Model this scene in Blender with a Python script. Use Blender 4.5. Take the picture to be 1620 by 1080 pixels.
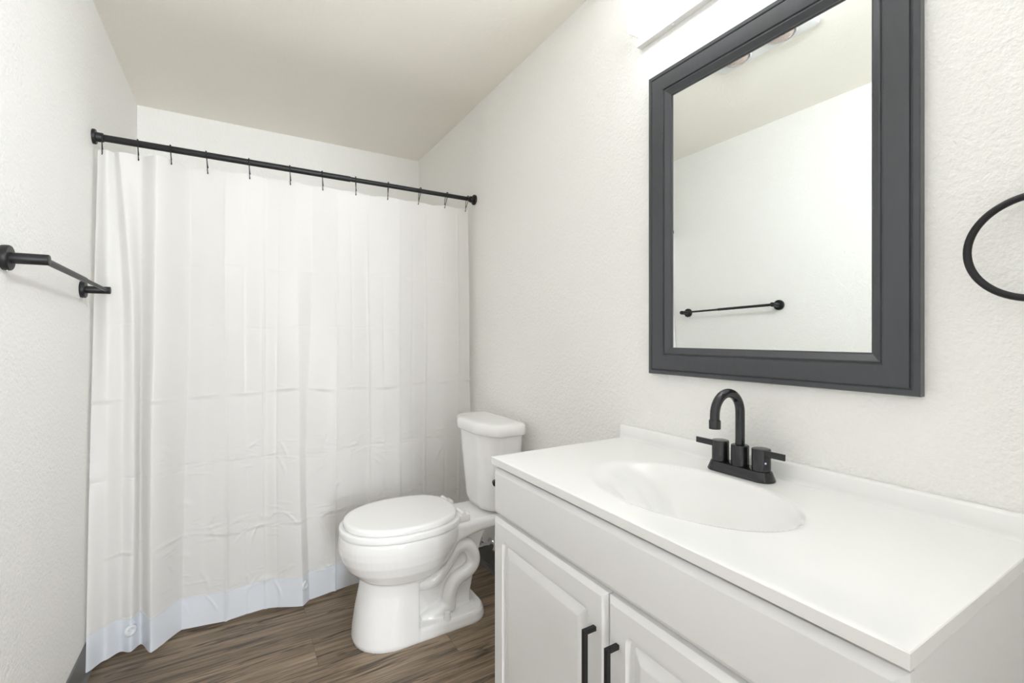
import bpy, bmesh, math, random
import numpy as np
from mathutils import Vector, Matrix

for o in list(bpy.data.objects):
    bpy.data.objects.remove(o)
S = bpy.context.scene
C = S.collection
PI = math.pi
R = math.radians

# ------------------------------------------------------------------ camera
cam_d = bpy.data.cameras.new('camera')
cam = bpy.data.objects.new('camera', cam_d)
C.objects.link(cam)
cam.location = (0, 0, 1.15)
cam.rotation_euler = (R(90), 0, -math.atan2(437, 734))
cam_d.sensor_width = 36
cam_d.lens = 36 * 734 / 1620
cam_d.shift_y = -8 / 1620
cam_d.clip_start = .01
S.camera = cam

# ------------------------------------------------------------------ world, lights, exposure
S.view_settings.view_transform = 'Standard'
S.view_settings.look = 'None'
S.view_settings.gamma = 1
S.view_settings.use_curve_mapping = False
S.view_settings.exposure = 1.32
S.cycles.max_bounces = 16          # a small white room: let the light bounce
S.cycles.diffuse_bounces = 14
S.cycles.glossy_bounces = 8
w = bpy.data.worlds.new('world')
S.world = w
w.use_nodes = True
w.node_tree.nodes['Background'].inputs[0].default_value = (1, .98, .95, 1)
w.node_tree.nodes['Background'].inputs[1].default_value = .52
VANITY_EMIT = 1.5
FRONT_EMIT = 18.0


def area(name, loc, rot, sx, sy, energy, col):
    d = bpy.data.lights.new(name, 'AREA')
    d.shape = 'RECTANGLE'
    d.size, d.size_y = sx, sy
    d.energy = energy
    d.color = col
    o = bpy.data.objects.new(name, d)
    C.objects.link(o)
    o.location = loc
    o.rotation_euler = rot
    return o


# added fill light, unseen, placed beyond the doorway behind the camera
area('doorway_fill', (0.20, -3.4, 1.25), (R(90), 0, 0), .8, 2.2, 53, (.915, .955, 1))

# ------------------------------------------------------------------ materials


def nd(nt, t, **kw):
    n = nt.nodes.new(t)
    for k, v in kw.items():
        setattr(n, k, v)
    return n


def mat(name, col, rough=.5, metal=0.0, bump=None, spec=.5, coat=0.0):
    """bump: list of (scale, strength, distance, detail)"""
    m = bpy.data.materials.new(name)
    m.use_nodes = True
    nt = m.node_tree
    b = nt.nodes['Principled BSDF']
    b.inputs['Base Color'].default_value = (*col, 1)
    b.inputs['Roughness'].default_value = rough
    b.inputs['Metallic'].default_value = metal
    b.inputs['Specular IOR Level'].default_value = spec
    b.inputs['Coat Weight'].default_value = coat
    b.inputs['Coat Roughness'].default_value = .08
    if bump:
        tc = nd(nt, 'ShaderNodeTexCoord')
        prev = None
        for sc, st, di, de in bump:
            n = nd(nt, 'ShaderNodeTexNoise')
            n.inputs['Scale'].default_value = sc
            n.inputs['Detail'].default_value = de
            nt.links.new(tc.outputs['Object'], n.inputs['Vector'])
            bp = nd(nt, 'ShaderNodeBump')
            bp.inputs['Strength'].default_value = st
            bp.inputs['Distance'].default_value = di
            nt.links.new(n.outputs['Fac'], bp.inputs['Height'])
            if prev:
                nt.links.new(prev.outputs[0], bp.inputs['Normal'])
            prev = bp
        nt.links.new(prev.outputs[0], b.inputs['Normal'])
    return m


M_wall = mat('orange_peel_wall_paint', (.885, .88, .862), .55, bump=[(105, .6, .006, 3), (260, .3, .0015, 2)])
M_ceil = mat('ceiling_paint', (.895, .87, .80), .7, bump=[(75, .5, .004, 3), (190, .3, .0015, 2)])
M_base = mat('grey_vinyl_base', (.15, .15, .148), .5)
M_black = mat('matte_black_metal', (.016, .0165, .018), .42, .2, spec=.45)
M_faucet = mat('black_faucet_finish', (.055, .056, .060), .22, .8, bump=[(900, .05, .0004, 1)])
M_chrome = mat('chrome', (.75, .75, .76), .12, 1.0)
M_por = mat('white_porcelain', (.90, .90, .90), .10, coat=.3)
M_seat = mat('white_seat_plastic', (.90, .90, .90), .22)
M_cab = mat('white_cabinet_paint', (.80, .80, .805), .38, bump=[(14, .04, .002, 2)])
M_gap = mat('cabinet_shadow_gap', (.42, .40, .36), .7)
M_marble = mat('white_cultured_marble', (.85, .85, .845), .16, coat=.2)
M_pan = mat('white_enamel', (.75, .74, .72), .4)
M_heat = mat('ceiling_plate_plastic', (.74, .75, .74), .4)
M_bulbface = mat('heat_lamp_glass', (.50, .41, .38), .08, .6)
M_blue = mat('cold_mark', (.55, .6, .95), .4)
M_dark = mat('dark_rubber', (.02, .02, .02), .5)

# mirror frame: slate grey painted wood with faint brushed grain
M_frame = mat('slate_painted_wood', (.075, .078, .085), .29, spec=.5)
nt = M_frame.node_tree
tc = nd(nt, 'ShaderNodeTexCoord')
mp = nd(nt, 'ShaderNodeMapping')
mp.inputs['Scale'].default_value = (30, 40, 9)
mp.inputs['Rotation'].default_value = (R(35), 0, 0)
no = nd(nt, 'ShaderNodeTexNoise')
no.inputs['Scale'].default_value = 2.2
no.inputs['Detail'].default_value = 5
cr = nd(nt, 'ShaderNodeValToRGB')
cr.color_ramp.elements[0].color = (.055, .058, .066, 1)
cr.color_ramp.elements[1].color = (.068, .071, .080, 1)
nt.links.new(tc.outputs['Object'], mp.inputs[0])
nt.links.new(mp.outputs[0], no.inputs[0])
nt.links.new(no.outputs[0], cr.inputs[0])
nt.links.new(cr.outputs[0], nt.nodes['Principled BSDF'].inputs['Base Color'])
bp = nd(nt, 'ShaderNodeBump')
bp.inputs['Strength'].default_value = .12
bp.inputs['Distance'].default_value = .001
nt.links.new(no.outputs[0], bp.inputs['Height'])
nt.links.new(bp.outputs[0], nt.nodes['Principled BSDF'].inputs['Normal'])

M_mirror = mat('mirror_glass', (.90, .925, .905), .0, 1.0)

M_emit = bpy.data.materials.new('lit_acrylic')
M_emit.use_nodes = True
pb = M_emit.node_tree.nodes['Principled BSDF']
pb.inputs['Base Color'].default_value = (.9, .9, .9, 1)
pb.inputs['Emission Color'].default_value = (.905, .952, 1, 1)
pb.inputs['Emission Strength'].default_value = VANITY_EMIT
M_front = M_emit.copy()
M_front.name = 'lit_added_front'  # added brighter front, so the lamp throws its light forward
M_front.node_tree.nodes['Principled BSDF'].inputs['Emission Strength'].default_value = FRONT_EMIT


def vinyl(name, col, trans):
    m = mat(name, col, .38, bump=[(9, .10, .01, 3)], spec=.4)
    nt = m.node_tree
    b = nt.nodes['Principled BSDF']
    out = nt.nodes['Material Output']
    tr = nd(nt, 'ShaderNodeBsdfTranslucent')
    tr.inputs[0].default_value = (*col, 1)
    mx = nd(nt, 'ShaderNodeMixShader')
    mx.inputs[0].default_value = trans
    nt.links.new(b.outputs[0], mx.inputs[1])
    nt.links.new(tr.outputs[0], mx.inputs[2])
    nt.links.new(mx.outputs[0], out.inputs[0])
    return m


M_curtain = vinyl('white_vinyl_sheet', (.885, .876, .868), .36)
M_hem = vinyl('bluish_vinyl_hem', (.80, .835, .89), .22)
M_disc = vinyl('clear_vinyl_disc', (.80, .82, .84), .2)

# wood plank floor, boards along X
M_floor = bpy.data.materials.new('wood_vinyl_planks')
M_floor.use_nodes = True
nt = M_floor.node_tree
b = nt.nodes['Principled BSDF']
b.inputs['Roughness'].default_value = .42
tc = nd(nt, 'ShaderNodeTexCoord')
br = nd(nt, 'ShaderNodeTexBrick')
br.offset = .37
br.inputs['Scale'].default_value = 1
br.inputs['Brick Width'].default_value = 1.22
br.inputs['Row Height'].default_value = .178
br.inputs['Mortar Size'].default_value = .0006
br.inputs['Mortar Smooth'].default_value = .2
br.inputs['Color1'].default_value = (0, 0, 0, 1)
br.inputs['Color2'].default_value = (1, 1, 1, 1)
br.inputs['Mortar'].default_value = (.5, .5, .5, 1)
mo = nd(nt, 'ShaderNodeMapping')
mo.inputs['Location'].default_value = (.52, .05, 0)
nt.links.new(tc.outputs['Object'], mo.inputs[0])
nt.links.new(mo.outputs[0], br.inputs['Vector'])
# shift the grain per board
sx = nd(nt, 'ShaderNodeSeparateXYZ')
nt.links.new(tc.outputs['Object'], sx.inputs[0])
off = nd(nt, 'ShaderNodeMath', operation='MULTIPLY')
off.inputs[1].default_value = 7.3
nt.links.new(br.outputs['Color'], off.inputs[0])
cx = nd(nt, 'ShaderNodeCombineXYZ')
nt.links.new(sx.outputs[0], cx.inputs[0])
nt.links.new(sx.outputs[1], cx.inputs[1])
nt.links.new(off.outputs[0], cx.inputs[2])


def grain(scale, sxyz, detail, dist):
    mp = nd(nt, 'ShaderNodeMapping')
    mp.inputs['Scale'].default_value = sxyz
    nt.links.new(cx.outputs[0], mp.inputs[0])
    n = nd(nt, 'ShaderNodeTexNoise')
    n.inputs['Scale'].default_value = scale
    n.inputs['Detail'].default_value = detail
    n.inputs['Roughness'].default_value = .65
    n.inputs['Distortion'].default_value = dist
    nt.links.new(mp.outputs[0], n.inputs[0])
    return n


g1 = grain(5, (.6, 13, 1), 10, .8)
g2 = grain(3, (.35, 2.6, 1), 3, 1.2)
g3 = grain(22, (.28, 9, 1), 4, .2)
g4 = grain(2.1, (1.2, 7.5, 1), 3, 1.5)
r1 = nd(nt, 'ShaderNodeValToRGB')
e = r1.color_ramp.elements
e[0].position, e[0].color = .34, (.070, .053, .038, 1)
e[1].position, e[1].color = .66, (.350, .272, .192, 1)
ee = e.new(.48)
ee.color = (.216, .163, .111, 1)
nt.links.new(g1.outputs[0], r1.inputs[0])
r2 = nd(nt, 'ShaderNodeValToRGB')
e = r2.color_ramp.elements
e[0].position, e[0].color = .3, (.72, .70, .68, 1)
e[1].position, e[1].color = .7, (1.2, 1.2, 1.2, 1)
nt.links.new(g2.outputs[0], r2.inputs[0])
m1 = nd(nt, 'ShaderNodeMixRGB', blend_type='MULTIPLY')
m1.inputs[0].default_value = 1
nt.links.new(r1.outputs[0], m1.inputs[1])
nt.links.new(r2.outputs[0], m1.inputs[2])
r3 = nd(nt, 'ShaderNodeValToRGB')
e = r3.color_ramp.elements
e[0].position, e[0].color = .35, (.80, .79, .78, 1)
e[1].position, e[1].color = .65, (1.12, 1.12, 1.12, 1)
nt.links.new(g3.outputs[0], r3.inputs[0])
m2 = nd(nt, 'ShaderNodeMixRGB', blend_type='MULTIPLY')
m2.inputs[0].default_value = 1
nt.links.new(m1.outputs[0], m2.inputs[1])
nt.links.new(r3.outputs[0], m2.inputs[2])
# dark knots and streaks
r4 = nd(nt, 'ShaderNodeValToRGB')
e = r4.color_ramp.elements
e[0].position, e[0].color = .33, (.30, .26, .24, 1)
e[1].position, e[1].color = .43, (1, 1, 1, 1)
nt.links.new(g4.outputs[0], r4.inputs[0])
m3 = nd(nt, 'ShaderNodeMixRGB', blend_type='MULTIPLY')
m3.inputs[0].default_value = 1
nt.links.new(m2.outputs[0], m3.inputs[1])
nt.links.new(r4.outputs[0], m3.inputs[2])
# board to board tone and the joints
r5 = nd(nt, 'ShaderNodeValToRGB')
r5.color_ramp.elements[0].color = (.88, .87, .86, 1)
r5.color_ramp.elements[1].color = (1.12, 1.12, 1.12, 1)
nt.links.new(br.outputs['Color'], r5.inputs[0])
m4 = nd(nt, 'ShaderNodeMixRGB', blend_type='MULTIPLY')
m4.inputs[0].default_value = 1
nt.links.new(m3.outputs[0], m4.inputs[1])
nt.links.new(r5.outputs[0], m4.inputs[2])
m5 = nd(nt, 'ShaderNodeMixRGB', blend_type='MIX')
m5.inputs[2].default_value = (.10, .075, .055, 1)
nt.links.new(br.outputs['Fac'], m5.inputs[0])
nt.links.new(m4.outputs[0], m5.inputs[1])
nt.links.new(m5.outputs[0], b.inputs['Base Color'])

# ------------------------------------------------------------------ helpers


def link(name, me, m=None, parent=None, smooth=None):
    o = bpy.data.objects.new(name, me)
    C.objects.link(o)
    if m:
        me.materials.append(m)
    if parent:
        o.parent = parent
        o.matrix_parent_inverse = Matrix.Translation(parent.location).inverted()
    if smooth is not None:
        for p in me.polygons:
            p.use_smooth = True
        if smooth < 180:
            me.set_sharp_from_angle(angle=R(smooth))
    return o


def obj(name, bm, m=None, parent=None, smooth=40, recalc=True):
    if recalc:
        bmesh.ops.recalc_face_normals(bm, faces=bm.faces)
    me = bpy.data.meshes.new(name)
    bm.to_mesh(me)
    bm.free()
    return link(name, me, m, parent, smooth)


def tag(o, label, cat, group=None):
    o['label'] = label
    o['category'] = cat
    if group:
        o['group'] = group
    return o


def thing(name, label, cat, loc, group=None):
    o = bpy.data.objects.new(name, None)
    o.empty_display_size = .05
    C.objects.link(o)
    o.location = loc
    return tag(o, label, cat, group)


def struct(name, bm, m, parent=None):
    o = obj(name, bm, m, parent, smooth=None)
    o['kind'] = 'structure'
    return o


def add_box(bm, x0, x1, y0, y1, z0, z1, bevel=0, seg=2):
    r = bmesh.ops.create_cube(bm, size=1)
    vs = r['verts']
    for v in vs:
        v.co = Vector(((x0 + x1) / 2 + v.co.x * (x1 - x0), (y0 + y1) / 2 + v.co.y * (y1 - y0), (z0 + z1) / 2 + v.co.z * (z1 - z0)))
    if bevel:
        es = list({e for v in vs for e in v.link_edges})
        bmesh.ops.bevel(bm, geom=es, offset=bevel, segments=seg, profile=.5, affect='EDGES')
    return bm


def box(*a, **k):
    return add_box(bmesh.new(), *a, **k)


def add_loft(bm, rings, cap0=True, cap1=True):
    vr = [[bm.verts.new(p) for p in r] for r in rings]
    n = len(rings[0])
    for a, b in zip(vr, vr[1:]):
        for i in range(n):
            j = (i + 1) % n
            bm.faces.new((a[i], a[j], b[j], b[i]))
    if cap0:
        bm.faces.new(vr[0][::-1])
    if cap1:
        bm.faces.new(vr[-1])
    return bm


def add_tube(bm, pts, rad, n=12, caps=True):
    """rad: number or list"""
    pts = [Vector(p) for p in pts]
    if not hasattr(rad, '__len__'):
        rad = [rad] * len(pts)
    tang = []
    for i in range(len(pts)):
        a = pts[max(i - 1, 0)]
        c = pts[min(i + 1, len(pts) - 1)]
        t = (c - a)
        tang.append(t.normalized() if t.length > 1e-9 else Vector((0, 0, 1)))
    up = Vector((0, 0, 1)) if abs(tang[0].z) < .9 else Vector((1, 0, 0))
    nrm = tang[0].cross(up).normalized()
    rings = []
    for p, t, r in zip(pts, tang, rad):
        nrm = (nrm - t * nrm.dot(t)).normalized()
        bi = t.cross(nrm)
        rings.append([p + r * (math.cos(2 * PI * k / n) * nrm + math.sin(2 * PI * k / n) * bi) for k in range(n)])
    return add_loft(bm, rings, caps, caps)


def add_lathe(bm, base, axis, prof, n=32):
    """prof: list of (distance along axis, radius)"""
    base, ax = Vector(base), Vector(axis).normalized()
    up = Vector((0, 0, 1)) if abs(ax.z) < .9 else Vector((1, 0, 0))
    u = ax.cross(up).normalized()
    v = ax.cross(u)
    rings = [[base + ax * h + r * (math.cos(2 * PI * k / n) * u + math.sin(2 * PI * k / n) * v) for k in range(n)] for h, r in prof]
    return add_loft(bm, rings)


def spline(pts, n=8):
    """Catmull-Rom through the points"""
    P = [Vector(p) for p in pts]
    P = [2 * P[0] - P[1]] + P + [2 * P[-1] - P[-2]]
    out = []
    for i in range(1, len(P) - 2):
        for k in range(n):
            t = k / n
            a, b, c, d = P[i - 1], P[i], P[i + 1], P[i + 2]
            out.append(.5 * ((2 * b) + (c - a) * t + (2 * a - 5 * b + 4 * c - d) * t * t + (3 * b - a - 3 * c + d) * t ** 3))
    out.append(P[-2])
    return out


def rrect(u0, u1, v0, v1, r, k=6):
    """rounded rectangle, counter-clockwise list of (u, v)"""
    r = max(min(r, (u1 - u0) / 2 - 1e-5, (v1 - v0) / 2 - 1e-5), 1e-5)
    out = []
    for cu, cv, a0 in ((u1 - r, v1 - r, 0), (u0 + r, v1 - r, 90), (u0 + r, v0 + r, 180), (u1 - r, v0 + r, 270)):
        for i in range(k + 1):
            a = R(a0 + 90 * i / k)
            out.append((cu + r * math.cos(a), cv + r * math.sin(a)))
    return out


# ------------------------------------------------------------------ the room
XL, XR, YB, YN, ZC = -.441, 1.082, 3.075, -.70, 2.355
T = .1
struct('floor', box(XL - T, XR + T, YN - 1.3, YB + T, -.06, 0), M_floor)
struct('ceiling', box(XL - T, XR + T, YN - T, YB + T, ZC, ZC + .06), M_ceil)
struct('wall_left', box(XL - T, XL, YN - T, YB + T, 0, ZC), M_wall)
struct('wall_right', box(XR, XR + T, YN - T, YB + T, 0, ZC), M_wall)
struct('wall_back', box(XL, XR, YB, YB + T, 0, ZC), M_wall)
bm = bmesh.new()     # unseen near wall; its doorway, where the camera stands, is shaped for the fill
add_box(bm, XL, -.40, -.26, -.16, 0, ZC)
add_box(bm, .50, XR, -.26, -.16, 0, ZC)
add_box(bm, -.40, .50, -.26, -.16, 2.12, ZC)
struct('wall_near', bm, M_wall)


def base_profile(x, s, y0, y1):
    bm = bmesh.new()
    pr = [(0, .105), (.003, .105), (.005, .102), (.005, .022), (.008, .012), (.014, .004), (.016, 0), (0, 0)]
    add_loft(bm, [[(x + s * p[0], y, p[1]) for p in pr] for y in (y0, y1)])
    return bm


struct('baseboard_left', base_profile(XL, 1, YN, 2.26), M_base)
struct('baseboard_right', base_profile(XR, -1, 1.12, 2.26), M_base)

# ------------------------------------------------------------------ shower rod
ROD_Y, ROD_Z = 2.20, 1.868
rod = thing('shower_rod', 'long black tension rod across the tub opening above the white curtain', 'curtain rod', (XL, ROD_Y, ROD_Z))
bm = bmesh.new()
add_lathe(bm, (XL + .004, ROD_Y, ROD_Z), (1, 0, 0), [(0, .0105), (.55, .0105), (XR - XL - .008, .0105)], 24)
obj('inner_tube', bm, M_black, rod)
bm = bmesh.new()
add_lathe(bm, (XL + .03, ROD_Y, ROD_Z), (1, 0, 0), [(0, .0118), (.001, .0124), (.86, .0124), (.8605, .0118)], 24)
obj('outer_tube', bm, M_black, rod)
for s, x in ((1, XL), (-1, XR)):
    bm = bmesh.new()
    add_lathe(bm, (x, ROD_Y, ROD_Z), (s, 0, 0), [(0, .026), (.007, .0265), (.010, .0245), (.011, .017), (.022, .0165), (.030, .0155), (.031, .0125)], 32)
    obj('end_flange', bm, M_black, rod)

# ------------------------------------------------------------------ shower curtain
LINES = [
    ('A', [(1.821, -0.425, 2.190), (1.221, -0.431, 2.160), (0.697, -0.433, 2.120), (0.015, -0.435, 2.078)]),
    ('A2', [(1.812, -0.398, 2.175), (1.221, -0.388, 2.130), (0.689, -0.390, 2.125), (0.015, -0.395, 2.125)]),
    ('B', [(1.812, -0.381, 2.190), (1.223, -0.350, 2.150), (0.677, -0.350, 2.150), (0.018, -0.357, 2.155)]),
    ('R1', [(1.817, -0.361, 2.168), (1.449, -0.329, 2.130), (1.222, -0.317, 2.125), (0.676, -0.315, 2.135), (0.041, -0.326, 2.135)]),
    ('V1', [(1.821, -0.302, 2.185), (1.225, -0.301, 2.175), (0.663, -0.304, 2.180), (0.022, -0.302, 2.170)]),
    ('R2', [(1.824, -0.250, 2.140), (1.455, -0.250, 2.120), (1.223, -0.252, 2.110), (0.676, -0.260, 2.100), (0.016, -0.261, 2.093)]),
    ('V2', [(1.825, -0.151, 2.232), (1.229, -0.155, 2.216), (0.639, -0.169, 2.208), (0.014, -0.180, 2.195)]),
    ('V2b', [(1.830, -0.111, 2.225), (1.230, -0.103, 2.195), (0.633, -0.109, 2.190), (0.013, -0.109, 2.185)]),
    ('R3', [(1.824, -0.029, 2.205), (1.231, -0.033, 2.172), (0.624, -0.035, 2.168), (0.015, -0.035, 2.173)]),
    ('R3b', [(1.822, 0.022, 2.200), (1.233, 0.027, 2.190), (0.614, 0.027, 2.185), (0.012, 0.029, 2.182)]),
    ('V3', [(1.822, 0.117, 2.215), (1.235, 0.102, 2.204), (0.602, 0.102, 2.198), (0.016, 0.106, 2.188)]),
    ('P1', [(1.822, 0.218, 2.200), (1.237, 0.231, 2.185), (0.589, 0.234, 2.165), (0.013, 0.242, 2.130)]),
    ('P2', [(1.819, 0.296, 2.215), (1.239, 0.283, 2.200), (0.579, 0.262, 2.190), (0.015, 0.274, 2.167)]),
    ('C1', [(1.814, 0.394, 2.198), (1.071, 0.384, 2.178), (0.565, 0.375, 2.170), (0.017, 0.379, 2.184)]),
    ('C2', [(1.818, 0.540, 2.212), (1.067, 0.532, 2.204), (0.539, 0.527, 2.200), (0.020, 0.516, 2.197)]),
    ('C3', [(1.813, 0.688, 2.198), (1.065, 0.675, 2.182), (0.519, 0.675, 2.182), (0.020, 0.672, 2.200)]),
    ('C4', [(1.817, 0.821, 2.210), (1.062, 0.808, 2.202), (0.498, 0.803, 2.201), (0.020, 0.803, 2.210)]),
    ('C5', [(1.812, 0.914, 2.200), (1.060, 0.909, 2.188), (0.485, 0.914, 2.186), (0.020, 0.909, 2.190)]),
    ('E', [(1.814, 1.046, 2.210), (1.057, 1.052, 2.200), (0.460, 1.063, 2.200), (0.020, 1.067, 2.200)]),
]
HOOK_X = [-.416, -.314, -.215, -.100, .047, .200, .330, .474, .624, .782, .9225, 1.039]
rng = np.random.default_rng(7)
NV = 640
Z_TOP, Z_BOT, Z_HEM = 1.82, .016, .138
zs = np.linspace(Z_TOP, Z_BOT, NV)


def pchip(xs, ys, x):
    """monotone cubic"""
    xs, ys = np.asarray(xs, float), np.asarray(ys, float)
    h = np.diff(xs)
    d = np.diff(ys) / h
    m = np.zeros(len(xs))
    m[0], m[-1] = d[0], d[-1]
    for i in range(1, len(xs) - 1):
        if d[i - 1] * d[i] > 0:
            w1, w2 = 2 * h[i] + h[i - 1], h[i] + 2 * h[i - 1]
            m[i] = (w1 + w2) / (w1 / d[i - 1] + w2 / d[i])
    i = np.clip(np.searchsorted(xs, x) - 1, 0, len(xs) - 2)
    t = (x - xs[i]) / h[i]
    t2, t3 = t * t, t ** 3
    return (2 * t3 - 3 * t2 + 1) * ys[i] + (t3 - 2 * t2 + t) * h[i] * m[i] + (-2 * t3 + 3 * t2) * ys[i + 1] + (t3 - t2) * h[i] * m[i + 1]


LX = np.array([pchip([p[0] for p in ps][::-1], [p[1] for p in ps][::-1], np.clip(zs, ps[-1][0], ps[0][0])) for n, ps in LINES])
LY = np.array([pchip([p[0] for p in ps][::-1], [p[2] for p in ps][::-1], np.clip(zs, ps[-1][0], ps[0][0])) for n, ps in LINES])
# columns: about 4 mm wide, spread between the control lines
mid = LX[:, NV // 2]
cols = []
for i in range(len(LINES) - 1):
    n = max(4, int(round((mid[i + 1] - mid[i]) / .0027)))
    cols += [(i + k / n) for k in range(n)]
cols.append(len(LINES) - 1)
cols = np.array(cols)
ci = np.minimum(cols.astype(int), len(LINES) - 2)
ct = cols - ci
NU = len(cols)
CX = LX[ci] * (1 - ct)[:, None] + LX[ci + 1] * ct[:, None]
# across the sheet: blend of straight panels and soft folds
st = ct * ct * (3 - 2 * ct)
soft = {0, 1, 2, 3, 4}                     # intervals that bend softly; the rest is creased into flat panels
wgt = np.array([.9 if i in soft else .35 for i in ci])
mixt = ct * (1 - wgt) + st * wgt
CY = LY[ci] * (1 - mixt)[:, None] + LY[ci + 1] * mixt[:, None]
CZ = np.tile(zs, (NU, 1))
# top edge scallops between the hooks, straight lower down
hx = np.array(HOOK_X)
dmin = np.min(np.abs(CX[:, :1] - hx[None, :]), axis=1)
sag = -.006 * np.clip(dmin / .07, 0, 1) ** 2
right = np.clip((CX[:, 0] - .1) / .4, 0, 1) * -.006
CZ += (sag + right)[:, None] * np.clip((zs - 1.2) / .6, 0, 1)[None, :] ** 2

# packing creases and wrinkles, moved towards and away from the camera
D = np.zeros_like(CY)
slope = np.interp(CX, [-.43, 1.07], [0, 1])


def ridge(d, wd):
    return np.exp(-np.abs(d) / wd)


vlines = [-.033, .033, .104, .150, .384, .455, .532, .604, .675, .742, .808, .909, .985]
for i, x in enumerate(vlines):
    dx = CX - (x + .004 * np.sin(CZ * 3 + i))
    s = (1 if i % 2 == 0 else -1)
    big = 1 if i % 2 == 0 else .35
    D -= s * .0070 * big * ridge(dx, .0050) * (.75 + .25 * np.sin(CZ * 4 + i * 1.7)) * (1.25 - .35 * CZ)
hz = [1.70, 1.435, 1.19, .92, .645, .37]
hamp = [.0007, .0022, .0030, .0056, .0046, .0044]
for k, (z0, am) in enumerate(zip(hz, hamp)):
    zz = z0 + .006 * np.sin(CX * 9 + k * 2) + .004 * np.sin(CX * 23 + k)
    panel = .55 + .45 * np.sin(CX * 43 + k * 2.1)
    D -= (1 if k % 2 else -1) * am * panel * ridge(CZ - zz, .006)
    D += am * .7 * panel * ridge(CZ - zz + .014, .010)


def wrinkle(x0, z0, x1, z1, amp, wd):
    ax, az = x1 - x0, z1 - z0
    L = math.hypot(ax, az)
    ux, uz = ax / L, az / L
    m = (np.abs(CX - (x0 + x1) / 2) < L / 2 + .05) & (np.abs(CZ - (z0 + z1) / 2) < L / 2 + .05)
    px, pz = CX[m] - x0, CZ[m] - z0
    t = px * ux + pz * uz
    d = px * uz - pz * ux + .05 * L * np.sin(np.clip(t / L, 0, 1) * PI)
    env = np.sin(np.clip(t / L, 0, 1) * PI) ** 1.0
    D[m] -= amp * env * np.exp(-(d / wd) ** 2)


panels = [-.245, -.155, -.033, .104, .235, .27, .384, .532, .675, .808, .909, 1.05]
for z0, cnt, am in ((.645, 11, .62), (.37, 11, .72), (.92, 3, .4), (.145, 5, .6), (1.19, 2, .25)):
    for a, b_ in zip(panels, panels[1:]):
        if b_ - a < .05:
            continue
        for k in range(cnt):
            cxm = a + (b_ - a) * rng.uniform(.15, .85)
            czm = z0 + rng.normal(.01, .028)
            L = rng.uniform(.35, .85) * (b_ - a)
            an = rng.normal(.12, .24)
            wrinkle(cxm - L / 2 * math.cos(an), czm - L / 2 * math.sin(an), cxm + L / 2 * math.cos(an), czm + L / 2 * math.sin(an),
                    am * rng.uniform(.0010, .0030), rng.uniform(.0024, .005))
        for k in range(2 if z0 < .7 else 0):     # long diagonal pulls
            cxm = a + (b_ - a) * rng.uniform(.2, .8)
            czm = z0 + rng.uniform(-.11, .08)
            L = rng.uniform(.06, .13)
            an = rng.choice([-1, 1]) * rng.uniform(.6, 1.3)
            wrinkle(cxm - L / 2 * math.cos(an), czm - L / 2 * math.sin(an), cxm + L / 2 * math.cos(an), czm + L / 2 * math.sin(an),
                    rng.uniform(.0012, .0032), rng.uniform(.004, .009))
# small kinks where the folds meet
for x, z, am in ((.384, .50, .006), (-.169, .50, .004), (-.30, .40, .006), (-.035, .375, .005), (.104, .40, .004), (.675, .55, .004),
                 (.384, .90, .003), (.532, .63, .004), (.105, .14, .006), (-.175, .30, .004)):
    D -= am * np.exp(-(((CX - x) / .018) ** 2 + ((CZ - z) / .012) ** 2))
# broad softness
D += .004 * np.sin(CX * 17 + CZ * 2.2) * np.sin(CZ * 5.1 + CX * 3) * np.clip((CX + .05) / .3, 0, 1)
D *= np.clip((1.84 - CZ) / .15, .15, 1)
CY = CY + D
CX[CX < XL + .004] = XL + .004


def sheet(name, r0, r1, m, parent):
    pts = np.stack([CX[:, r0:r1 + 1], CY[:, r0:r1 + 1], CZ[:, r0:r1 + 1]], -1)
    nu, nv = pts.shape[:2]
    idx = np.arange(nu * nv).reshape(nu, nv)
    faces = np.stack([idx[:-1, :-1], idx[:-1, 1:], idx[1:, 1:], idx[1:, :-1]], -1).reshape(-1, 4)
    me = bpy.data.meshes.new(name)
    me.from_pydata(pts.reshape(-1, 3).tolist(), [], faces.tolist())
    return link(name, me, m, parent, smooth=180)


hem_row = int(np.argmin(np.abs(zs - Z_HEM)))
curtain = thing('shower_curtain', 'white vinyl shower curtain with packing creases hanging from the black rod', 'shower curtain', (.31, ROD_Y, 0))
sheet('curtain_sheet', 0, hem_row, M_curtain, curtain)
hem = sheet('hem', hem_row, NV - 1, M_hem, curtain)
hem['label'] = 'bluish translucent bottom hem'
# welded seam above the hem
j = hem_row
bm = bmesh.new()
add_tube(bm, [(CX[i, j], CY[i, j] - .001, CZ[i, j]) for i in range(0, NU, 2)], .0016, 6)
obj('hem_seam', bm, M_curtain, curtain, smooth=180)
for x in (-.325, .255):
    i = int(np.argmin(np.abs(CX[:, -20] - x)))
    jj = int(np.argmin(np.abs(zs - .092)))
    p = Vector((CX[i, jj], CY[i, jj], CZ[i, jj]))
    a = Vector((CX[min(i + 6, NU - 1), jj], CY[min(i + 6, NU - 1), jj], 0)) - Vector((CX[i - 6, jj], CY[i - 6, jj], 0))
    n = Vector((a.y, -a.x, 0)).normalized()
    bm = bmesh.new()
    add_lathe(bm, p - n * .002, n, [(0, .021), (.004, .020), (.0065, .016), (.0075, .0125), (.005, .009), (.0035, .006), (.0033, .001)], 24)
    for v in bm.verts:                      # slightly crumpled weld
        v.co += n * .0012 * math.sin(v.co.x * 700 + v.co.z * 500)
    o = obj('weight_disc', bm, M_disc, curtain, smooth=60)
    o['label'] = 'clear round weight pocket in the hem'

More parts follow.
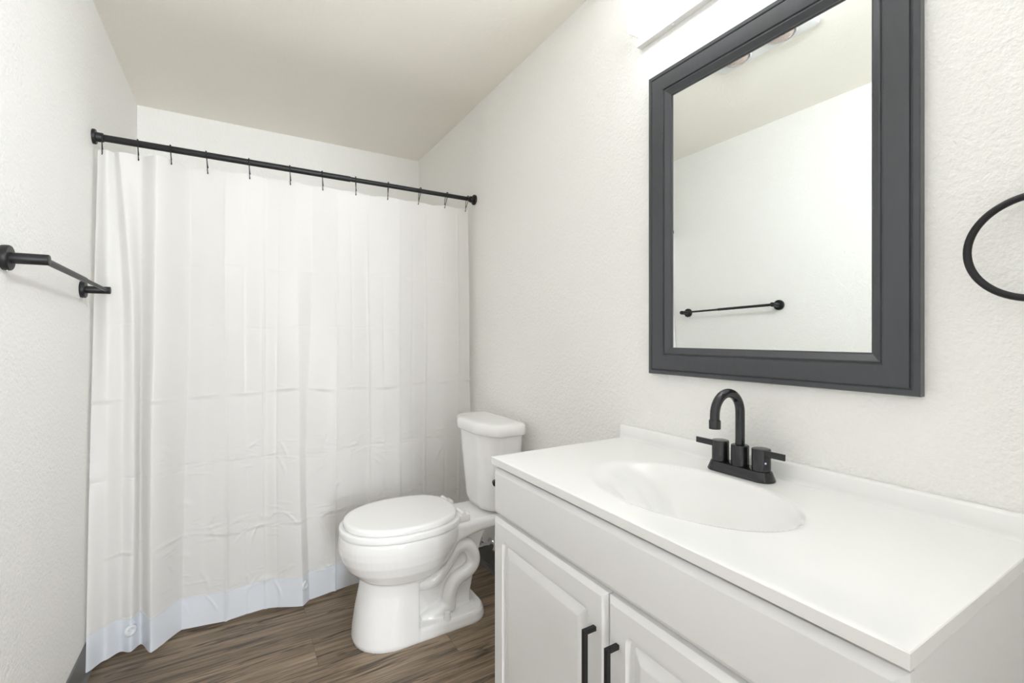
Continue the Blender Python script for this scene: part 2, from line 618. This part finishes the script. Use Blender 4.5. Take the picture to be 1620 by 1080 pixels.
# hooks
ORD = ['leftmost', 'second', 'third', 'fourth', 'fifth', 'sixth', 'seventh', 'eighth', 'ninth', 'tenth', 'eleventh', 'rightmost']
TILT = [-.03, -.05, -.06, -.09, -.06, -.05, -.05, -.03, .02, .10, .16, .12]


def hook_bm(fy):
    """one bent wire; fy: how far in front of the rod the sheet hangs"""
    bm = bmesh.new()
    rr = .0152
    pts = [(.0012, .011, -.047), (.001, .0115, -.044), (.001, .0130, -.038), (.0005, .015, -.026), (0, .0155, -.012)]
    rad = [.0016, .0025, .0016, .0016, .0016]
    for a in range(0, 181, 15):
        pts.append((0, rr * math.cos(R(a)), rr * math.sin(R(a))))
        rad.append(.0028 if a in (45, 90, 135) else .0018)
    pts += [(0, -.0155, -.010), (-.0005, -.0145 * .5 + fy * .5, -.030), (-.001, fy, -.048), (-.001, fy, -.060), (-.001, fy + .004, -.066), (-.001, fy + .009, -.063)]
    rad += [.0016, .0016, .0016, .0016, .0024, .0018]
    sp = spline(pts, 4)
    rd = [float(np.interp(k / 4, range(len(rad)), rad)) for k in range(len(sp))]
    return add_tube(bm, sp, rd, 8)


zrow = int(np.argmin(np.abs(zs - 1.806)))
for i, x in enumerate(HOOK_X):
    if i in (0, 11):
        lab = '%s black wire curtain hook on the black rod, beside the wall flange' % ORD[i]
    else:
        lab = '%s black wire curtain hook from the left end of the rod' % ORD[i]
    fy = float(np.interp(x, CX[:, zrow], CY[:, zrow])) - ROD_Y - .005
    h = obj('curtain_hook', hook_bm(fy), M_black, None, smooth=180)
    h.location = (x, ROD_Y, ROD_Z)
    h.rotation_euler = (0, TILT[i], -math.atan2(x, ROD_Y) if i < 7 else -.15 if i < 9 else 0)
    tag(h, lab, 'curtain hook', 'curtain hooks on the shower rod')

# ------------------------------------------------------------------ toilet
TY = 1.81
N = 64


def egg(xf, xb, hw, z, nf=2.15, nb=2.6, xm=None, y0=TY, y1=None):
    """closed outline, pointed to -X; widest at xm"""
    xm = xm if xm is not None else xf + (xb - xf) * .56
    out = []
    for k in range(N):
        a = 2 * PI * k / N
        c, s = math.cos(a), math.sin(a)
        if c <= 0:
            n_, rx = nf, xm - xf
        else:
            n_, rx = nb, xb - xm
        out.append((xm + rx * math.copysign(abs(c) ** (2 / n_), c), y0 + hw * math.copysign(abs(s) ** (2 / n_), s), z))
    return out


toilet = thing('toilet', 'white porcelain toilet with closed lid between the vanity and the curtain', 'toilet', (.62, TY, 0))
bm = bmesh.new()
# pedestal column
rings = []
for z, xf, xb, hw in ((0, .379, .60, .138), (.012, .376, .60, .140), (.05, .379, .60, .137), (.12, .389, .60, .131), (.19, .404, .60, .127), (.24, .412, .60, .130), (.29, .41, .62, .13)):
    rings.append(egg(xf, xb, hw, z, nf=2.2, nb=14, xm=xf + .155))
add_loft(bm, rings)
# bowl
rings = []
for z, xf, xb, hw in ((.212, .46, .66, .090), (.222, .425, .70, .122), (.245, .392, .735, .148), (.28, .358, .765, .168), (.315, .338, .785, .179), (.345, .330, .80, .184),
                      (.372, .329, .805, .186), (.392, .331, .805, .186), (.403, .333, .803, .184), (.406, .336, .80, .181)):
    rings.append(egg(xf, xb, hw, z, xm=.575, nf=2.1, nb=2.3))
add_loft(bm, rings)
# rear deck carrying the tank
rings = []
for x, z0, hw in ((.66, .30, .155), (.72, .325, .138), (.78, .338, .122), (.86, .350, .115), (.95, .358, .118), (1.035, .362, .120)):
    rings.append([(x, TY + p[0], p[1]) for p in rrect(-hw, hw, z0, .405, .018, 4)])
add_loft(bm, rings)
# web behind the pedestal
rings = []
for z, xb in ((.0, .845), (.09, .845), (.20, .868), (.30, .900), (.375, .945)):
    rings.append([(p[0], TY + p[1], z) for p in rrect(.54, xb, -.062, .062, .02, 4)])
add_loft(bm, rings)
# foot plate
rings = []
for z, g in ((0, 0), (.010, .002), (.034, -.002), (.046, -.008)):
    rings.append([(p[0], TY + p[1], z) for p in rrect(.52, .892 + g, -.136 - g, .136 + g, .075, 10)])
add_loft(bm, rings)
# trapway, both flanks
for s in (-1, 1):
    path = [(.57, .058, .205), (.62, .070, .188), (.67, .076, .192), (.71, .078, .225), (.74, .080, .270), (.775, .080, .300), (.812, .080, .298), (.838, .080, .262), (.842, .080, .220),
            (.815, .080, .190), (.775, .080, .176), (.748, .080, .150), (.738, .078, .110), (.735, .076, .060)]
    add_tube(bm, spline([(x, TY + s * y, z) for x, y, z in path], 6), .0285, 20)
    path = [(.735, .076, .075), (.700, .072, .064), (.665, .066, .050), (.63, .06, .035)]
    add_tube(bm, spline([(x, TY + s * y, z) for x, y, z in path], 6), [.030] * 19, 20)
    # shoulder rib running up under the bowl
    path = [(.54, .10, .232), (.60, .108, .238), (.65, .108, .262), (.69, .104, .305), (.715, .10, .345)]
    add_tube(bm, spline([(x, TY + s * y, z) for x, y, z in path], 6), .026, 16)
me = bpy.data.meshes.new('bowl')
bmesh.ops.recalc_face_normals(bm, faces=bm.faces)
bm.to_mesh(me)
bm.free()
tmp = bpy.data.objects.new('tmp', me)
C.objects.link(tmp)
rm = tmp.modifiers.new('r', 'REMESH')
rm.mode = 'VOXEL'
rm.voxel_size = .003
sm = tmp.modifiers.new('s', 'SMOOTH')
sm.factor = .5
sm.iterations = 8
dg = bpy.context.evaluated_depsgraph_get()
me2 = bpy.data.meshes.new_from_object(tmp.evaluated_get(dg))
bpy.data.objects.remove(tmp)
me2.materials.clear()
zz = np.empty(len(me2.vertices) * 3)
me2.vertices.foreach_get('co', zz)
zz = zz.reshape(-1, 3)
zz[:, 2] = np.where(zz[:, 2] < .004, 0, zz[:, 2])
me2.vertices.foreach_set('co', zz.ravel())
link('bowl', me2, M_por, toilet, smooth=180)

# tank
bm = bmesh.new()


def tank_ring(hw, xf, xb, z, bow, cr, n=40):
    """front edge bows out in the middle; rounded corners"""
    out = []
    base = rrect(xf, xb, -hw, hw, cr, 10)
    # densify the front run
    res = []
    for k in range(len(base)):
        a, b_ = base[k], base[(k + 1) % len(base)]
        res.append(a)
        if k % 11 == 10:
            m_ = 16
            res += [(a[0] + (b_[0] - a[0]) * t / m_, a[1] + (b_[1] - a[1]) * t / m_) for t in range(1, m_)]
    for x, y in res:
        t = min(max((hw * .96 - abs(y)) / (hw * .62), 0), 1)
        t = t * t * (3 - 2 * t)
        f = max(0, 1 - (x - xf) / (xb - xf))
        out.append((x - bow * t * f, 1.82 + y, z))
    return out


rings = [tank_ring(hw, xf, xb, z, bow, cr) for z, hw, xf, xb, bow, cr in (
    (.412, .120, .930, 1.030, .02, .045), (.420, .134, .915, 1.034, .022, .045), (.45, .142, .908, 1.036, .024, .045), (.56, .163, .904, 1.038, .028, .045),
    (.68, .184, .900, 1.040, .032, .045), (.742, .193, .898, 1.040, .034, .045))]
add_loft(bm, rings)
obj('tank', bm, M_por, toilet, smooth=50)
bm = bmesh.new()
rings = [tank_ring(.205 + g, .884 - g, 1.048 + g * .5, z, .034, .048 + g) for z, g in ((.742, -.012), (.743, -.003), (.747, 0), (.772, 0), (.781, -.003), (.787, -.009), (.790, -.018), (.7915, -.035), (.792, -.06))]
add_loft(bm, rings)
obj('tank_lid', bm, M_por, toilet, smooth=50)
# seat and lid


def slab_egg(xf, xb, hw, z0, z1, rnd, xm, nf=2.1, nb=2.6):
    rings = []
    for z, g in ((z0, rnd * .15), (z0 + rnd * .2, rnd * .03), (z0 + rnd, 0), (z1 - rnd, 0), (z1 - rnd * .35, rnd * .25), (z1 - rnd * .08, rnd * .8), (z1, rnd * 2.2)):
        rings.append(egg(xf + g, xb - g, hw - g, z, nf, nb, xm))
    return add_loft(bmesh.new(), rings)


obj('seat', slab_egg(.331, .795, .187, .4085, .4315, .0045, .57), M_seat, toilet, smooth=60)
obj('seat_lid', slab_egg(.346, .778, .176, .434, .455, .008, .565), M_seat, toilet, smooth=60)
for y in (-.085, .085):
    bm = bmesh.new()
    add_box(bm, .772, .818, TY + y - .026, TY + y + .026, .405, .434, .005)
    add_tube(bm, [(.786, TY + y - .030, .438), (.786, TY + y + .030, .438)], .009, 16)
    obj('seat_hinge', bm, M_seat, toilet)
bm = bmesh.new()
add_lathe(bm, (.845, TY - .030, .404), (0, 0, 1), [(0, .004), (.002, .004), (.003, .001)], 12)
o = obj('deck_mark', bm, M_dark, toilet)
for s in (-1, 1):
    bm = bmesh.new()
    add_lathe(bm, (.713, TY + s * .117, .040), (0, 0, 1), [(0, .0155), (.022, .0125), (.030, .0105), (.032, .006)], 24)
    obj('bolt_cap', bm, M_por, toilet)
# flush lever on the near flank of the tank
fl = bmesh.new()
add_lathe(fl, (.905, 1.655, .555), (-.35, -.94, 0), [(-.01, .011), (.012, .011), (.015, .008)], 20)
add_tube(fl, [(.905, 1.646, .555), (.935, 1.633, .553), (.972, 1.630, .549)], [.005, .006, .0045], 12)
o = obj('flush_lever', fl, M_black, toilet)
o['label'] = 'black flush lever'

# water supply behind the toilet
sv = thing('supply_valve', 'chrome shut off valve and braided hose on the wall behind the toilet', 'water valve', (XR, 2.02, .13))
bm = bmesh.new()
add_lathe(bm, (XR, 2.02, .13), (-1, 0, 0), [(0, .028), (.004, .027), (.008, .010), (.05, .010), (.051, .014), (.075, .014), (.077, .008)], 24)
add_lathe(bm, (XR - .062, 2.02, .13), (0, 0, 1), [(0, .009), (.03, .009), (.031, .012), (.045, .012)], 16)
obj('valve_body', bm, M_chrome, sv)
bm = bmesh.new()
add_lathe(bm, (XR - .077, 2.02, .13), (-1, 0, 0), [(0, .006), (.012, .006), (.013, .018), (.022, .018), (.024, .014)], 16)
obj('valve_handle', bm, M_chrome, sv)
M_braid = mat('braided_steel', (.35, .35, .35), .3, 1.0, bump=[(600, .9, .002, 0)])
bm = bmesh.new()
add_tube(bm, spline([(XR - .062, 2.02, .172), (XR - .06, 2.025, .22), (XR - .075, 2.0, .30), (XR - .09, 1.96, .36), (XR - .092, 1.945, .412)], 6), .0065, 12)
obj('braided_hose', bm, M_braid, sv)

# ------------------------------------------------------------------ vanity cabinet
CY0, CY1, CXF = .203, 1.098, .5945
van = thing('vanity_cabinet', 'white vanity cabinet with two raised panel doors under the sink top', 'vanity cabinet', (.84, .655, 0))
bm = bmesh.new()
add_box(bm, .635, XR - .004, CY0, CY0 + .016, 0, .806)               # side panels
add_box(bm, .635, XR - .004, CY1 - .016, CY1, 0, .806)
add_box(bm, .635, XR - .004, CY0 + .016, CY1 - .016, .09, .106)       # bottom
add_box(bm, XR - .012, XR - .004, CY0 + .016, CY1 - .016, .106, .806)  # back
add_box(bm, .66, .676, CY0 + .016, CY1 - .016, 0, .09)         # toe board
# face frame
add_box(bm, .614, .635, CY0, CY0 + .04, .09, .806)
add_box(bm, .614, .635, CY1 - .04, CY1, .09, .806)
add_box(bm, .614, .635, CY0 + .04, CY1 - .04, .66, .78)
add_box(bm, .614, .635, CY0 + .04, CY1 - .04, .09, .13)
add_box(bm, .614, .635, .635, .675, .13, .66)
obj('carcass', bm, M_cab, van, smooth=None)


def panel(y0, y1, z0, z1, loops):
    """front panel on the plane X = CXF; loops = (inset, height from back, corner radius)"""
    bm = bmesh.new()
    rings = [[(CXF + .019 - h, p[0], p[1]) for p in rrect(y0 + i, y1 - i, z0 + i, z1 - i, r, 6)] for i, h, r in loops]
    add_loft(bm, rings)
    return bm


APRON = [(0, 0, .001), (0, .0095, .001), (.0012, .0115, .001), (.0115, .019, .001), (.0125, .0192, .001)]
obj('false_drawer', panel(CY0, CY1, .677, .7985, APRON), M_cab, van, smooth=25)
DOOR = [(0, 0, .001), (0, .0105, .001), (.0012, .0125, .001), (.0105, .019, .001), (.048, .019, .016), (.0505, .0145, .015), (.053, .0105, .014), (.062, .0105, .008), (.066, .0135, .004), (.082, .0185, .0015), (.084, .0188, .0012)]
for y0, y1, hy in ((.657, CY1, .686), (CY0, .653, .624)):
    d = obj('door', panel(y0, y1, .10, .668, DOOR), M_cab, van, smooth=25)
    bm = bmesh.new()
    add_box(bm, CXF - .030, CXF - .021, hy - .0045, hy + .0045, .594 - .138, .594, .0008, 1)
    add_box(bm, CXF - .0215, CXF, hy - .0045, hy + .0045, .594 - .009, .594, .0008, 1)
    add_box(bm, CXF - .0215, CXF, hy - .0045, hy + .0045, .594 - .138, .594 - .129, .0008, 1)
    h = obj('handle', bm, M_black, None, smooth=30)
    h.parent = d
    h['label'] = 'black square bar pull'

# ------------------------------------------------------------------ sink top
SX0, SX1, SY0, SY1, SZ, ST = .592, XR - .001, .199, 1.104, .827, .019
BCX, BCY, BAX, BAY, BD = .818, .655, .152, .226, .125
top = thing('sink_top', 'white cultured marble sink top with sunken oval basin on the vanity', 'sink top', (.84, .655, SZ))
gx = np.concatenate([[SX0, SX0 + .0012, SX0 + .004], np.linspace(SX0 + .012, SX1, 130)])
gy = np.concatenate([[SY0, SY0 + .0012, SY0 + .004], np.linspace(SY0 + .012, SY1 - .012, 230), [SY1 - .004, SY1 - .0012, SY1]])
GX, GY = np.meshgrid(gx, gy, indexing='ij')


def basin(x, y):
    dx, dy = (x - BCX) / BAX, (y - BCY) / BAY
    e = np.sqrt(dx * dx + dy * dy) + 1e-9
    # the far left end ramps in softly, the rest drops over a crisp lip
    g = np.clip((dy * .80 - dx * .66) / e * 1.15 + .16, 0, 1)
    g = g * g * (3 - 2 * g)
    wd = .80 + .12 * g
    t = np.clip((1 - e) / wd, 0, 1)
    steep = 1 - (1 - t) ** 2.3
    t2 = np.clip((1.12 - e) / 1.12, 0, 1)
    gentle = t2 ** 2 * (3 - 2 * t2) * .96
    f = steep * (1 - g) + gentle * g
    lip = np.clip((1.05 - e) / .10, 0, 1)
    lip = lip * lip * (3 - 2 * lip)
    return np.where(e < 1.12, .003 * lip * (1 - g) + BD * f * np.where(g < 1, np.clip((1.0 - e) / .07, 0, 1) ** .5 * (1 - g) + g, 1), 0)


GZ = SZ - basin(GX, GY)
edge = np.minimum(np.minimum(GX - SX0, GY - SY0), SY1 - GY)
GZ -= np.where(edge < .0005, .0016, np.where(edge < .002, .0004, 0))
nu, nv = GX.shape
idx = np.arange(nu * nv).reshape(nu, nv)
faces = np.stack([idx[:-1, :-1], idx[1:, :-1], idx[1:, 1:], idx[:-1, 1:]], -1).reshape(-1, 4).tolist()
verts = np.stack([GX, GY, GZ], -1).reshape(-1, 3).tolist()
# closed underside that follows the basin
loop = list(idx[:, 0]) + list(idx[-1, 1:]) + list(idx[::-1, -1][1:]) + list(idx[0, ::-1][1:-1])
n0 = len(verts)
UZ = np.minimum(SZ - ST, GZ - .012)
verts += np.stack([GX, GY, UZ], -1).reshape(-1, 3).tolist()
faces += [[q + n0 for q in f[::-1]] for f in list(faces)]
nl = len(loop)
for k in range(nl):
    k2 = (k + 1) % nl
    faces.append((int(loop[k2]), int(loop[k]), int(loop[k]) + n0, int(loop[k2]) + n0))
me = bpy.data.meshes.new('counter_slab')
me.from_pydata(verts, [], faces)
me.validate()
link('counter_slab', me, M_marble, top, smooth=28)
bm = bmesh.new()
pr = [(XR - .001, SZ - .002), (1.058, SZ - .002), (1.0605, SZ + .003), (1.062, SZ + .010), (1.063, SZ + .036), (1.0655, SZ + .0395), (XR - .001, SZ + .040)]
add_loft(bm, [[(p[0], y, p[1]) for p in pr] for y in (SY0, SY0 + .002, SY1 - .002, SY1)])
obj('backsplash', bm, M_marble, top, smooth=60)
bm = bmesh.new()
dz = SZ - float(basin(np.array(BCX), np.array(BCY)))
add_lathe(bm, (BCX, BCY, dz - .002), (0, 0, 1), [(0, .024), (.005, .024), (.0065, .021), (.005, .017), (.008, .015), (.010, .008)], 24)
obj('drain', bm, M_faucet, top)

# ------------------------------------------------------------------ faucet
FX, FY, FZ = 1.014, .660, SZ + .0006
fau = thing('faucet', 'black two handle gooseneck faucet standing on the white sink top', 'faucet', (FX, FY, FZ))
bm = bmesh.new()
rings = []
for z, g in ((0, 0), (.002, .0005), (.018, -.005), (.0215, -.0065), (.0225, -.009)):
    rings.append([(FX + p[0], FY + p[1], FZ + z) for p in rrect(-.027 - g, .027 + g, -.0795 - g, .0795 + g, .026, 10)])
add_loft(bm, rings)
obj('base_plate', bm, M_faucet, fau)
bm = bmesh.new()
add_lathe(bm, (FX, FY, FZ + .020), (0, 0, 1), [(0, .0195), (.047, .0195), (.0485, .019), (.0495, .0175)], 40)
obj('spout_collar', bm, M_faucet, fau)
bm = bmesh.new()
RA = .0465
pts = [(FX, FY, FZ + .06), (FX, FY, FZ + .10), (FX, FY, FZ + .146)]
pts += [(FX - RA + RA * math.cos(R(a)), FY, FZ + .146 + RA * math.sin(R(a))) for a in range(10, 171, 10)]
pts += [(FX - 2 * RA, FY, FZ + .146), (FX - 2 * RA, FY, FZ + .128)]
add_tube(bm, pts, .0103, 28)
obj('spout', bm, M_faucet, fau, smooth=60)
bm = bmesh.new()
add_lathe(bm, (FX - 2 * RA, FY, FZ + .137), (0, 0, -1), [(0, .0105), (.002, .0118), (.0035, .0126), (.021, .0124), (.0215, .010), (.019, .0095)], 32)
obj('aerator', bm, M_faucet, fau)
for s in (1, -1):
    hy = FY + s * .051
    bm = bmesh.new()
    add_lathe(bm, (FX, hy, FZ + .019), (0, 0, 1), [(0, .0175), (.0035, .0175), (.004, .0195), (.050, .0195), (.0515, .0188), (.052, .017)], 40)
    h = obj('handle_body', bm, M_faucet, fau)
    bm = bmesh.new()
    ya, yb = sorted((hy + s * .008, hy + s * .058))
    add_box(bm, FX - .0155, FX - .0105, ya, yb, FZ + .0565, FZ + .0705, .0008, 2) if s > 0 else add_box(bm, FX - .012, FX - .007, ya, yb, FZ + .0565, FZ + .0705, .0008, 2)
    o = obj('lever', bm, M_faucet, None)
    o.parent = h
    if s < 0:
        bm = bmesh.new()
        dv = Vector((-.55, -.835, 0)).normalized()
        add_lathe(bm, Vector((FX, hy, FZ + .042)) + dv * .019, dv, [(0, .0022), (.0009, .0022), (.0011, .001)], 14)
        o = obj('cold_marker', bm, M_blue, None)
        o.parent = h
        o['label'] = 'small pale blue cold water dot'

# ------------------------------------------------------------------ mirror
MY0, MY1, MZ0, MZ1 = .343, .985, 1.040, 1.919
mir = thing('mirror', 'rectangular wall mirror in a wide slate grey frame above the faucet', 'mirror', (XR, .664, MZ0))
prof = [(0, 0), (0, .0175), (.0015, .020), (.010, .0205), (.0115, .0195), (.0125, .0175), (.014, .0175), (.0155, .0215), (.018, .022), (.054, .022), (.0555, .0215), (.0570, .018), (.0590, .018), (.0605, .020), (.0625, .0205),
        (.075, .0115), (.0775, .0115), (.0785, .008), (.0785, .004)]
bm = bmesh.new()
rings = [[(XR - h, y, z) for y, z in ((MY0 + i, MZ0 + i), (MY1 - i, MZ0 + i), (MY1 - i, MZ1 - i), (MY0 + i, MZ1 - i))] for i, h in prof]
add_loft(bm, rings, False, False)
obj('frame', bm, M_frame, mir, smooth=25)
o = obj('glass', box(XR - .007, XR - .003, MY0 + .070, MY1 - .070, MZ0 + .070, MZ1 - .070), M_mirror, mir, smooth=None)
bm = box(XR - .0025, XR - .0005, MY0 + .01, MY1 - .01, MZ0 + .01, MZ1 - .01)
obj('backing', bm, M_frame, mir, smooth=None)

# ------------------------------------------------------------------ vanity light
LY0, LY1, LZ0 = .297, 1.031, 2.038
vl = thing('vanity_light', 'glowing white box light on the wall above the mirror', 'wall light', (XR, .664, LZ0))
bm = bmesh.new()
pr = [(0, 0), (.022, 0), (.022, .026), (.0205, .026), (.0205, .0015), (.0015, .0015), (.0015, .15), (0, .15)]
add_loft(bm, [[(XR - p[0], y, LZ0 + p[1]) for p in pr] for y in (LY0, LY1)])
obj('back_pan', bm, M_pan, vl, smooth=None)
bm = bmesh.new()
add_box(bm, XR - .067, XR - .0225, LY0 + .008, LY1 - .009, LZ0 + .0262, LZ0 + .155, .003, 2)
obj('diffuser', bm, M_emit, vl)
obj('lens', box(XR - .0695, XR - .0672, LY0 + .008, LY1 - .009, LZ0 + .0265, LZ0 + .155, .0008), M_front, vl)  # added glowing front plate, keeps direct light off the lamp's own wall
for ya in (LY0 + .004, LY1 - .0085):
    obj('end_baffle', box(XR - .070, XR - .0225, ya, ya + .0035, LZ0 + .0255, LZ0 + .156, .0015), M_pan, vl)  # added opaque ends that cut the glow on the wall beside the lamp
for y in (.42, .66, .90):
    bm = bmesh.new()
    add_lathe(bm, (XR - .012, y, LZ0 + .001), (0, 0, -1), [(0, .004), (.0012, .004), (.002, .002)], 12)
    obj('screw', bm, M_chrome, vl)

# ------------------------------------------------------------------ towel bar
tb = thing('towel_bar', 'black towel bar with two posts on the left wall', 'towel bar', (XL, 1.76, 1.315))
PA, PB = (1.452, 1.324), (2.052, 1.306)
for y, z in (PA, PB):
    bm = bmesh.new()
    add_lathe(bm, (XL, y, z), (1, 0, 0), [(0, .0275), (.004, .028), (.011, .028), (.013, .0265), (.0135, .0125), (.074, .0122), (.0755, .0112), (.076, .009)], 40)
    obj('post', bm, M_black, tb)
    bm = bmesh.new()
    add_lathe(bm, (XL + .007, y, z - .0275), (0, 0, -1), [(0, .003), (.0015, .003), (.002, .0015)], 10)
    obj('set_screw', bm, M_chrome, tb)
bm = bmesh.new()
bx = XL + .0655
f = lambda t: (bx, PA[0] + (PB[0] - PA[0]) * t, PA[1] + (PB[1] - PA[1]) * t)
add_tube(bm, [f(.01), f(.50), f(.5005), f(.56), f(.5605), f(.99)], [.0075, .0075, .0075, .0075, .0058, .0058], 20)
obj('bar', bm, M_black, tb)

# ------------------------------------------------------------------ towel ring
tr = thing('towel_ring', 'black towel ring on the right wall beside the mirror', 'towel ring', (XR, .192, 1.372))
bm = bmesh.new()
rr = .0785
pts = [(1.033, .194 + rr * math.cos(R(a)), 1.286 + rr * math.sin(R(a))) for a in range(0, 360, 5)]
n = 20
rings = []
for k, p in enumerate(pts):
    a = R(k * 5)
    u = Vector((0, math.cos(a), math.sin(a)))
    rings.append([Vector(p) + .0055 * (math.cos(2 * PI * q / n) * u + math.sin(2 * PI * q / n) * Vector((1, 0, 0))) for q in range(n)])
rings.append(rings[0])
add_loft(bm, rings, False, False)
bmesh.ops.remove_doubles(bm, verts=bm.verts, dist=1e-6)
obj('ring', bm, M_black, tr, smooth=180)
bm = bmesh.new()
add_lathe(bm, (XR, .187, 1.374), (-1, 0, 0), [(0, .0245), (.011, .025), (.013, .0235), (.0135, .0125), (.058, .0122), (.060, .010)], 36)
obj('post', bm, M_black, tr)

# ------------------------------------------------------------------ ceiling heat lamp, seen in the mirror
hl = thing('ceiling_heat_lamp', 'white ceiling heat lamp with two unlit bulbs, seen in the mirror', 'ceiling fixture', (.36, 1.12, ZC))
bm = bmesh.new()
rings = [[(p[0], p[1], z) for p in rrect(.24 + g, .48 - g, .91 + g, 1.33 - g, .02, 6)] for z, g in ((ZC, 0), (ZC - .012, 0), (ZC - .018, .004), (ZC - .020, .012))]
add_loft(bm, rings)
obj('plate', bm, M_heat, hl)
for y in (1.02, 1.205):
    bm = bmesh.new()
    add_lathe(bm, (.338, y, ZC - .018), (0, 0, -1), [(0, .066), (.010, .066), (.016, .063), (.016, .060), (.004, .057)], 40)
    bl = obj('trim_ring', bm, M_heat, hl)
    bm = bmesh.new()
    add_lathe(bm, (.338, y, ZC - .020), (0, 0, -1), [(0, .056), (.010, .056), (.020, .049), (.027, .034), (.030, .015), (.0305, .002)], 40)
    o = obj('bulb', bm, M_bulbface, None)
    o.parent = bl
    o['label'] = 'silvered reflector bulb'

# parts parented to parts above were built in world space: keep them there
bpy.context.view_layer.update()
for o in bpy.data.objects:
    p = o.parent
    if p and p.parent and o.type == 'MESH':
        o.matrix_parent_inverse = p.matrix_world.inverted()
